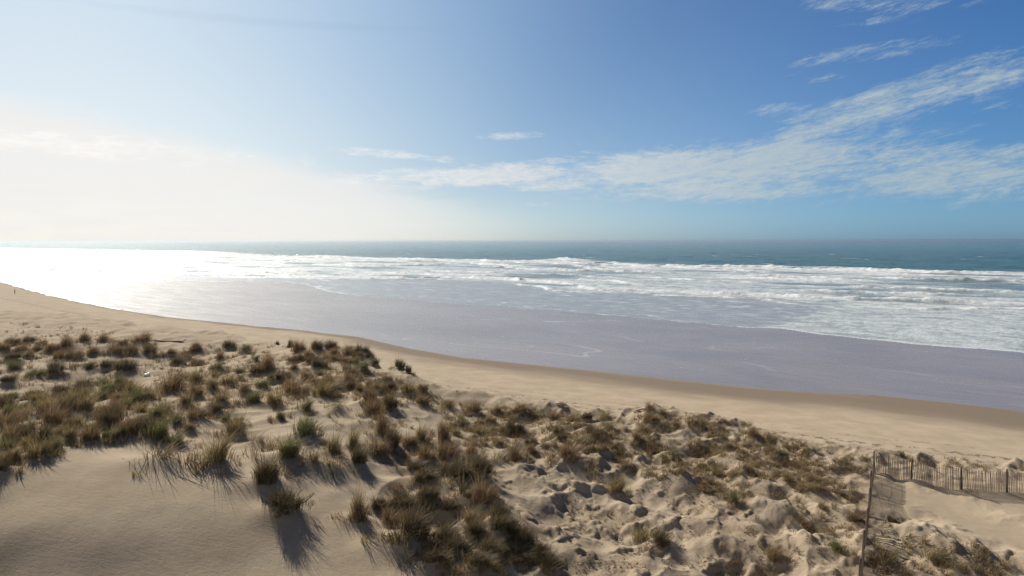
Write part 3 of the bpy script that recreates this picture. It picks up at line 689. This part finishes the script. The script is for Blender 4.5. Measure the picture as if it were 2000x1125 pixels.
def tube(pts, radii, n=7, seed=0, rough=0.0):
    rg = np.random.default_rng(seed); P = [Vector(p) for p in pts]; V, Q = [], []
    for i, p in enumerate(P):
        t = (P[min(i + 1, len(P) - 1)] - P[max(i - 1, 0)]).normalized()
        a = t.orthogonal().normalized() if i == 0 else (a - t * a.dot(t)).normalized(); b = t.cross(a)
        for k in range(n):
            r = radii[i] * (1 + rough * rg.normal()); th = 2 * math.pi * k / n
            V.append(p + a * (r * math.cos(th)) + b * (r * math.sin(th)))
        if i:
            o = (i - 1) * n
            for k in range(n): Q.append((o + k, o + (k + 1) % n, o + n + (k + 1) % n, o + n + k))
    V = [tuple(v) for v in V]
    for end, o in ((0, 0), (1, (len(P) - 1) * n)):
        V.append(tuple(P[-1 if end else 0])); c = len(V) - 1
        for k in range(0, n): 
            q = (o + k, o + (k + 1) % n, c, c) 
            Q.append(q if end else q[::-1])
    return V, Q
def join(parts):
    V, Q = [], []
    for v, q in parts:
        n = len(V); V += list(v); Q += [tuple(i + n for i in f) for f in q]
    return V, Q
def poly_obj(name, V, Q, mat, parent=None, smooth=True):
    me = bpy.data.meshes.new(name)
    F_ = []
    for f in Q:
        g = []
        for i in f:
            if i not in g: g.append(i)
        F_.append(g)
    me.from_pydata([tuple(v) for v in V], [], F_); me.polygons.foreach_set('use_smooth', [smooth] * len(F_)); me.materials.append(mat); me.update()
    o = bpy.data.objects.new(name, me); COL.objects.link(o)
    if parent: o.parent = parent
    return o

# ------------------------------------------------------------------ the two paling fences
def fence(name, pts, Hf, label, lean=0.0, seed=0, pitch=.08, first=True, last=True, post_h=.10):
    rg = random.Random(seed)
    base = Vector((pts[0][0], pts[0][1], float(zat(pts[0][0], pts[0][1])[0])))
    root = empty(name, base); tag(root, label, 'fence', 'paling fences at the dune foot')
    def rel(x, y, z): return (x - base.x, y - base.y, z - base.z)
    G = [float(zat(p[0], p[1])[0]) for p in pts]
    for i, p in enumerate(pts):
        if i == 0 and not first: continue
        lx, ly = rg.uniform(-.05, .05), rg.uniform(-.05, .05); hh = Hf + post_h + rg.uniform(-.08, .12)
        V, Q = tube([rel(p[0] + lx * f, p[1] + ly * f, G[i] - .35 + (hh + .35) * f) for f in (0, .3, .6, .85, 1)], [.05, .048, .046, .044, .04], 8, i, .06)
        po = poly_obj('post', V, Q, M_POST, root)
    for i in range(len(pts) - 1):
        a, b = Vector(pts[i]), Vector(pts[i + 1]); L = (b - a).length; n = max(3, int(L / pitch)); dirv = (b - a) / L; nrm = Vector((-dirv.y, dirv.x))
        parts = []; sag = rg.uniform(.02, .07)
        for k in range(1, n):
            f = (k + rg.uniform(-.18, .18)) / n; c = a.lerp(b, f) + nrm * (.05 + .015 * math.sin(f * 9 + i))
            g = float(zat(c.x, c.y)[0]); top = G[i] * (1 - f) + G[i + 1] * f + Hf - sag * math.sin(math.pi * f) + rg.uniform(-.035, .035)
            top = max(top, g + Hf * .75) if Hf < 2 else top
            ww, tt = rg.uniform(.014, .020), .006; ln = lean * (1 - .5 * f) + rg.uniform(-.03, .03)
            V = []
            for hf, w2 in ((g - .08, ww), ((g + top) / 2, ww), (top - .04, ww * .9), (top, ww * .25)):
                sh = ln * (hf - g); o_ = c + dirv * sh
                for sx_, sy_ in ((-1, -1), (1, -1), (1, 1), (-1, 1)):
                    q = o_ + dirv * (w2 * sx_) + nrm * (tt * sy_); V.append(rel(q.x, q.y, hf))
            Q = [(0, 3, 2, 1), (12, 13, 14, 15)]
            for lv in range(3):
                for m_ in range(4): Q.append((lv * 4 + m_, lv * 4 + (m_ + 1) % 4, lv * 4 + 4 + (m_ + 1) % 4, lv * 4 + 4 + m_))
            parts.append((V, Q))
        V, Q = join(parts); poly_obj('paling_panel', V, Q, M_SLAT, root, smooth=False)
    for hf in (.18, .5, .84):
        P = []
        for i in range(len(pts) - 1):
            a, b = Vector(pts[i]), Vector(pts[i + 1]); dirv = (b - a).normalized(); nrm = Vector((-dirv.y, dirv.x))
            for f in np.linspace(0, 1, 8, endpoint=(i == len(pts) - 2)):
                c = a.lerp(b, float(f)) + nrm * .065; g = G[i] * (1 - f) + G[i + 1] * f
                P.append(rel(c.x, c.y, g + Hf * hf - .03 * math.sin(math.pi * f)))
        V, Q = tube(P, [.006] * len(P), 5); poly_obj('wire', V, Q, M_WIRE, root)
    return root
def gxy(u, v):
    p, _ = hit(u, v, True); return (p[0, 0], p[0, 1])
fa = [gxy(1706, 924), gxy(1779, 938), gxy(1877, 958), gxy(1966, 964)]
e = Vector(fa[3]) - Vector(fa[2]); fa += [tuple(Vector(fa[3]) + e * k) for k in (1, 2, 3, 4)]
fence('paling_fence', fa, 1.15, 'weathered paling fence running right across the sand patch, seen face on', lean=-.10, seed=3)
fb = [gxy(1704, 926), gxy(1699, 967), gxy(1694, 1008), gxy(1689, 1052), gxy(1683, 1098)]
e = Vector(fb[4]) - Vector(fb[3]); fb += [tuple(Vector(fb[4]) + e * k) for k in (1, 2, 3)]
fence('paling_fence', fb, 1.2, 'weathered paling fence running towards the viewer, seen edge on as a dark line', lean=.02, seed=9, pitch=.068, first=False, post_h=.12)

# ------------------------------------------------------------------ driftwood, litter, person
def branch(name, pts_uv, rad, mat, label, z_off=.0, twigs=(), seed=0, part='trunk', cat='driftwood'):
    P3 = [np.array([*gxy(u, v)]) for u, v in pts_uv]; P3 = [np.array([p[0], p[1], float(zat(p[0], p[1])[0]) + rad[i] * .6 + z_off]) for i, p in enumerate(P3)]
    o0 = P3[0]; root = empty(name, tuple(o0))
    V, Q = tube([tuple(p - o0) for p in P3], rad, 8, seed, .10); poly_obj(part, V, Q, mat, root)
    for (i, dx, dy, dz, r) in twigs:
        a = P3[i] - o0; V, Q = tube([tuple(a), tuple(a + np.array([dx, dy, dz]) * .5 + np.array([0, 0, .06])), tuple(a + np.array([dx, dy, dz]))], [r, r * .8, r * .3], 6, seed + i, .08); poly_obj('twig', V, Q, mat, root)
    tag(root, label, cat); return root
branch('driftwood_log', [(297, 663.5), (306, 665), (322, 666), (338, 666.5), (350, 667), (357, 667)], [.05, .07, .08, .09, .10, .08], M_DRIFT, 'long dark driftwood log lying on the beach right of the brown ridge', 0, [(5, .3, .3, .35, .04), (1, -.5, .3, .2, .04)], 3)
branch('driftwood_branch', [(1266, 803), (1256, 802), (1244, 804), (1236, 807)], [.07, .10, .08, .05], M_BLEACH, 'bleached forked branch lying on the knoll beside the rust brown tuft', .06, [(1, .1, -.5, .10, .05)], 5)
branch('driftwood_branch', [(1085, 789), (1096, 792), (1106, 794)], [.06, .09, .05], M_BLEACH, 'short pale branch on the beach foot left of the knoll', .05, [(1, .3, .3, .18, .03)], 6)
branch('trailing_root', [(572, 985), (585, 981), (600, 972), (612, 962)], [.035, .03, .02, .012], M_STICK, 'thin dark stem trailing from the lowest isolated tuft over smooth sand', .03, [], 9, 'stem', 'plant stem')
# the white scrap below the shaded valley
x, y = gxy(288, 733); rg = np.random.default_rng(4)
bm = bmesh.new(); bmesh.ops.create_icosphere(bm, subdivisions=3, radius=1)
for v in bm.verts:
    k = 1 + .25 * math.sin(v.co.x * 4 + v.co.y * 3) + .12 * math.sin(v.co.y * 9 + v.co.z * 5)
    v.co = Vector((v.co.x * .28 * k, v.co.y * .17 * k, (v.co.z * .15 + .04) * k))
me = bpy.data.meshes.new('plastic_scrap'); bm.to_mesh(me); bm.free()
mP, nP, bP = material('white_plastic', .45, .5); pn = noise(nP, coords(nP), 5, 3); setc(nP, bP, mixc(nP, pn, (.68, .70, .70), (.82, .83, .82))); me.materials.append(mP)
for p in me.polygons: p.use_smooth = True
o = bpy.data.objects.new('plastic_scrap', me); COL.objects.link(o); o.location = (x, y, float(zat(x, y)[0]) + .08); tag(o, 'small white plastic scrap among dark tufts behind the dune top', 'litter')

# dry stalks and crumbs of plant litter, uncountable
pts = []
for P, m in (([(1040, 900), (1240, 930), (1330, 1125), (1120, 1125)], 330), ([(1240, 900), (1690, 960), (1680, 1125), (1330, 1125)], 520), ([(1200, 830), (1450, 830), (1700, 900), (1690, 960), (1350, 930)], 420), ([(850, 790), (1200, 815), (1230, 890), (900, 890)], 260), ([(1700, 1040), (1860, 1045), (2000, 1120), (1700, 1125)], 330), ([(0, 626), (150, 636), (300, 664), (120, 664), (0, 662)], 180), ([(300, 670), (560, 672), (560, 740), (300, 750)], 160), ([(1500, 865), (1700, 890), (1700, 910), (1600, 930)], 150), ([(860, 752), (1300, 800), (1720, 868), (1720, 884), (1280, 818), (860, 772)], 90)):
    us = [p[0] for p in P]; vs = [p[1] for p in P]; c = 0; cx, cy = 0, 0
    while c < m:
        if c % 7 == 0 or not inpoly(cx, cy, P): cx, cy = random.uniform(min(us), max(us)), random.uniform(min(vs), max(vs))
        u, v = cx + random.gauss(0, 12), cy + random.gauss(0, 7)
        if inpoly(u, v, P): pts.append((u, v))
        c += 1
pts = np.array(pts); PP, ok = hit(pts[:, 0], pts[:, 1], True)
V, Q = [], []
rg = random.Random(12)
for p in PP:
    for _ in range(rg.choice((1, 2, 2, 3))):
        th = rg.uniform(0, 6.28); L = rg.uniform(.04, .16); w_ = rg.uniform(.004, .010) * (1 + p[1] / 60); el = rg.uniform(.0, .8)
        a = Vector((p[0] + rg.gauss(0, .08), p[1] + rg.gauss(0, .08), p[2])); d = Vector((math.cos(th) * math.cos(el), math.sin(th) * math.cos(el), math.sin(el))) * L
        b = a + d; mid = a + d * .5 + Vector((0, 0, L * .2)); side_ = d.cross(Vector((0, 0, 1))).normalized() * w_; up = Vector((0, 0, w_))
        n = len(V)
        for c_ in (a, mid, b): V += [c_ - side_, c_ + side_, c_ + up * 1.4]
        for m_ in (0, 3):
            for k in range(3): Q.append((n + m_ + k, n + m_ + (k + 1) % 3, n + m_ + 3 + (k + 1) % 3, n + m_ + 3 + k))
o = mesh_obj('plant_litter', np.array([tuple(v) for v in V]), Q, M_STICK, smooth=False); tag(o, 'dark dry stalks and crumbs of plant litter strewn over the hummocks', 'litter', kind='stuff')

# the far walker
p = ground_at(29, 569, 2.2); px, py = p[0], p[1]; pz = float(zat(px, py)[0])
def person(x, y, z):
    bm = bmesh.new()
    J = {'pel': (0, 0, .95), 'che': (0, .02, 1.28), 'neck': (0, .02, 1.48), 'head': (0, .0, 1.58), 'top': (0, 0, 1.72), 'ls': (-.19, .02, 1.42), 'le': (-.24, .08, 1.15), 'lh': (-.22, -.06, .92), 'rs': (.19, .02, 1.42), 're': (.25, -.06, 1.14), 'rh': (.22, -.20, .93),
         'lk': (-.10, -.16, .52), 'la': (-.10, -.10, .08), 'lt': (-.10, -.28, .04), 'rk': (.10, .08, .52), 'ra': (.10, .30, .12), 'rt': (.10, .18, .04), 'lp': (-.1, 0, .9), 'rp': (.1, 0, .9)}
    R = {'pel': .15, 'che': .17, 'neck': .06, 'head': .10, 'top': .07, 'ls': .07, 'le': .05, 'lh': .035, 'rs': .07, 're': .05, 'rh': .035, 'lk': .065, 'la': .045, 'lt': .035, 'rk': .065, 'ra': .045, 'rt': .035, 'lp': .10, 'rp': .10}
    E_ = [('pel', 'che'), ('che', 'neck'), ('neck', 'head'), ('head', 'top'), ('che', 'ls'), ('ls', 'le'), ('le', 'lh'), ('che', 'rs'), ('rs', 're'), ('re', 'rh'), ('pel', 'lp'), ('lp', 'lk'), ('lk', 'la'), ('la', 'lt'), ('pel', 'rp'), ('rp', 'rk'), ('rk', 'ra'), ('ra', 'rt')]
    names = list(J); me = bpy.data.meshes.new('person'); me.from_pydata([J[k] for k in names], [(names.index(a), names.index(b)) for a, b in E_], [])
    o = bpy.data.objects.new('person', me); COL.objects.link(o); m = o.modifiers.new('skin', 'SKIN')
    for i, k in enumerate(names): me.skin_vertices[0].data[i].radius = (R[k], R[k]); 
    me.skin_vertices[0].data[0].use_root = True
    s = o.modifiers.new('sub', 'SUBSURF'); s.levels = s.render_levels = 2
    mm, n, b = material('dark_clothes', .85, .2)
    tcn = n.nodes.new('ShaderNodeTexCoord'); sp = n.nodes.new('ShaderNodeSeparateXYZ'); n.links.new(tcn.outputs['Object'], sp.inputs[0]); zz = S(n, sp.outputs[2])
    setc(n, b, mixc(n, zz.sm(1.49, 1.51), mixc(n, zz.sm(.93, .95), (.03, .035, .05), (.05, .05, .055)), (.30, .19, .13))); me.materials.append(mm)
    bm = bmesh.new(); bmesh.ops.create_icosphere(bm, subdivisions=2, radius=.115)
    for v in bm.verts: v.co = Vector((v.co.x, v.co.y + .015, max(v.co.z, -.02) + 1.66))
    h = bpy.data.meshes.new('hair'); bm.to_mesh(h); bm.free(); hm, hn, hb = material('dark_hair', .7, .3); setc(hn, hb, mixc(hn, noise(hn, coords(hn), 20), (.03, .02, .015), (.06, .04, .03))); h.materials.append(hm)
    ho = bpy.data.objects.new('hair', h); COL.objects.link(ho); ho.parent = o
    o.location = (x, y, z); o.rotation_euler = (0, 0, math.radians(-50))
    tag(o, 'lone person in dark clothes walking on the beach far left', 'person'); return o
person(px, py, pz)

# ------------------------------------------------------------------ the salty air over the beach and sea
V = [(x, y, z) for z in (-14, 21.5) for y in (-400, 72000) for x in (-72000, 72000)]
hz_o = poly_obj('haze', V, [(0, 2, 3, 1), (4, 5, 7, 6), (0, 1, 5, 4), (2, 6, 7, 3), (0, 4, 6, 2), (1, 3, 7, 5)], bpy.data.materials.new('haze'), smooth=False)
hm_ = hz_o.data.materials[0]; hm_.use_nodes = True; hn_ = hm_.node_tree; hn_.nodes.clear()
ho_ = hn_.nodes.new('ShaderNodeOutputMaterial'); hv = hn_.nodes.new('ShaderNodeVolumePrincipled'); hn_.links.new(hv.outputs[0], ho_.inputs['Volume'])
hv.inputs['Color'].default_value = (.80, .92, 1, 1); hv.inputs['Density'].default_value = 1.3e-4; hv.inputs['Anisotropy'].default_value = .82
tag(hz_o, 'thin pale sea haze over the beach and water', 'haze', kind='stuff')
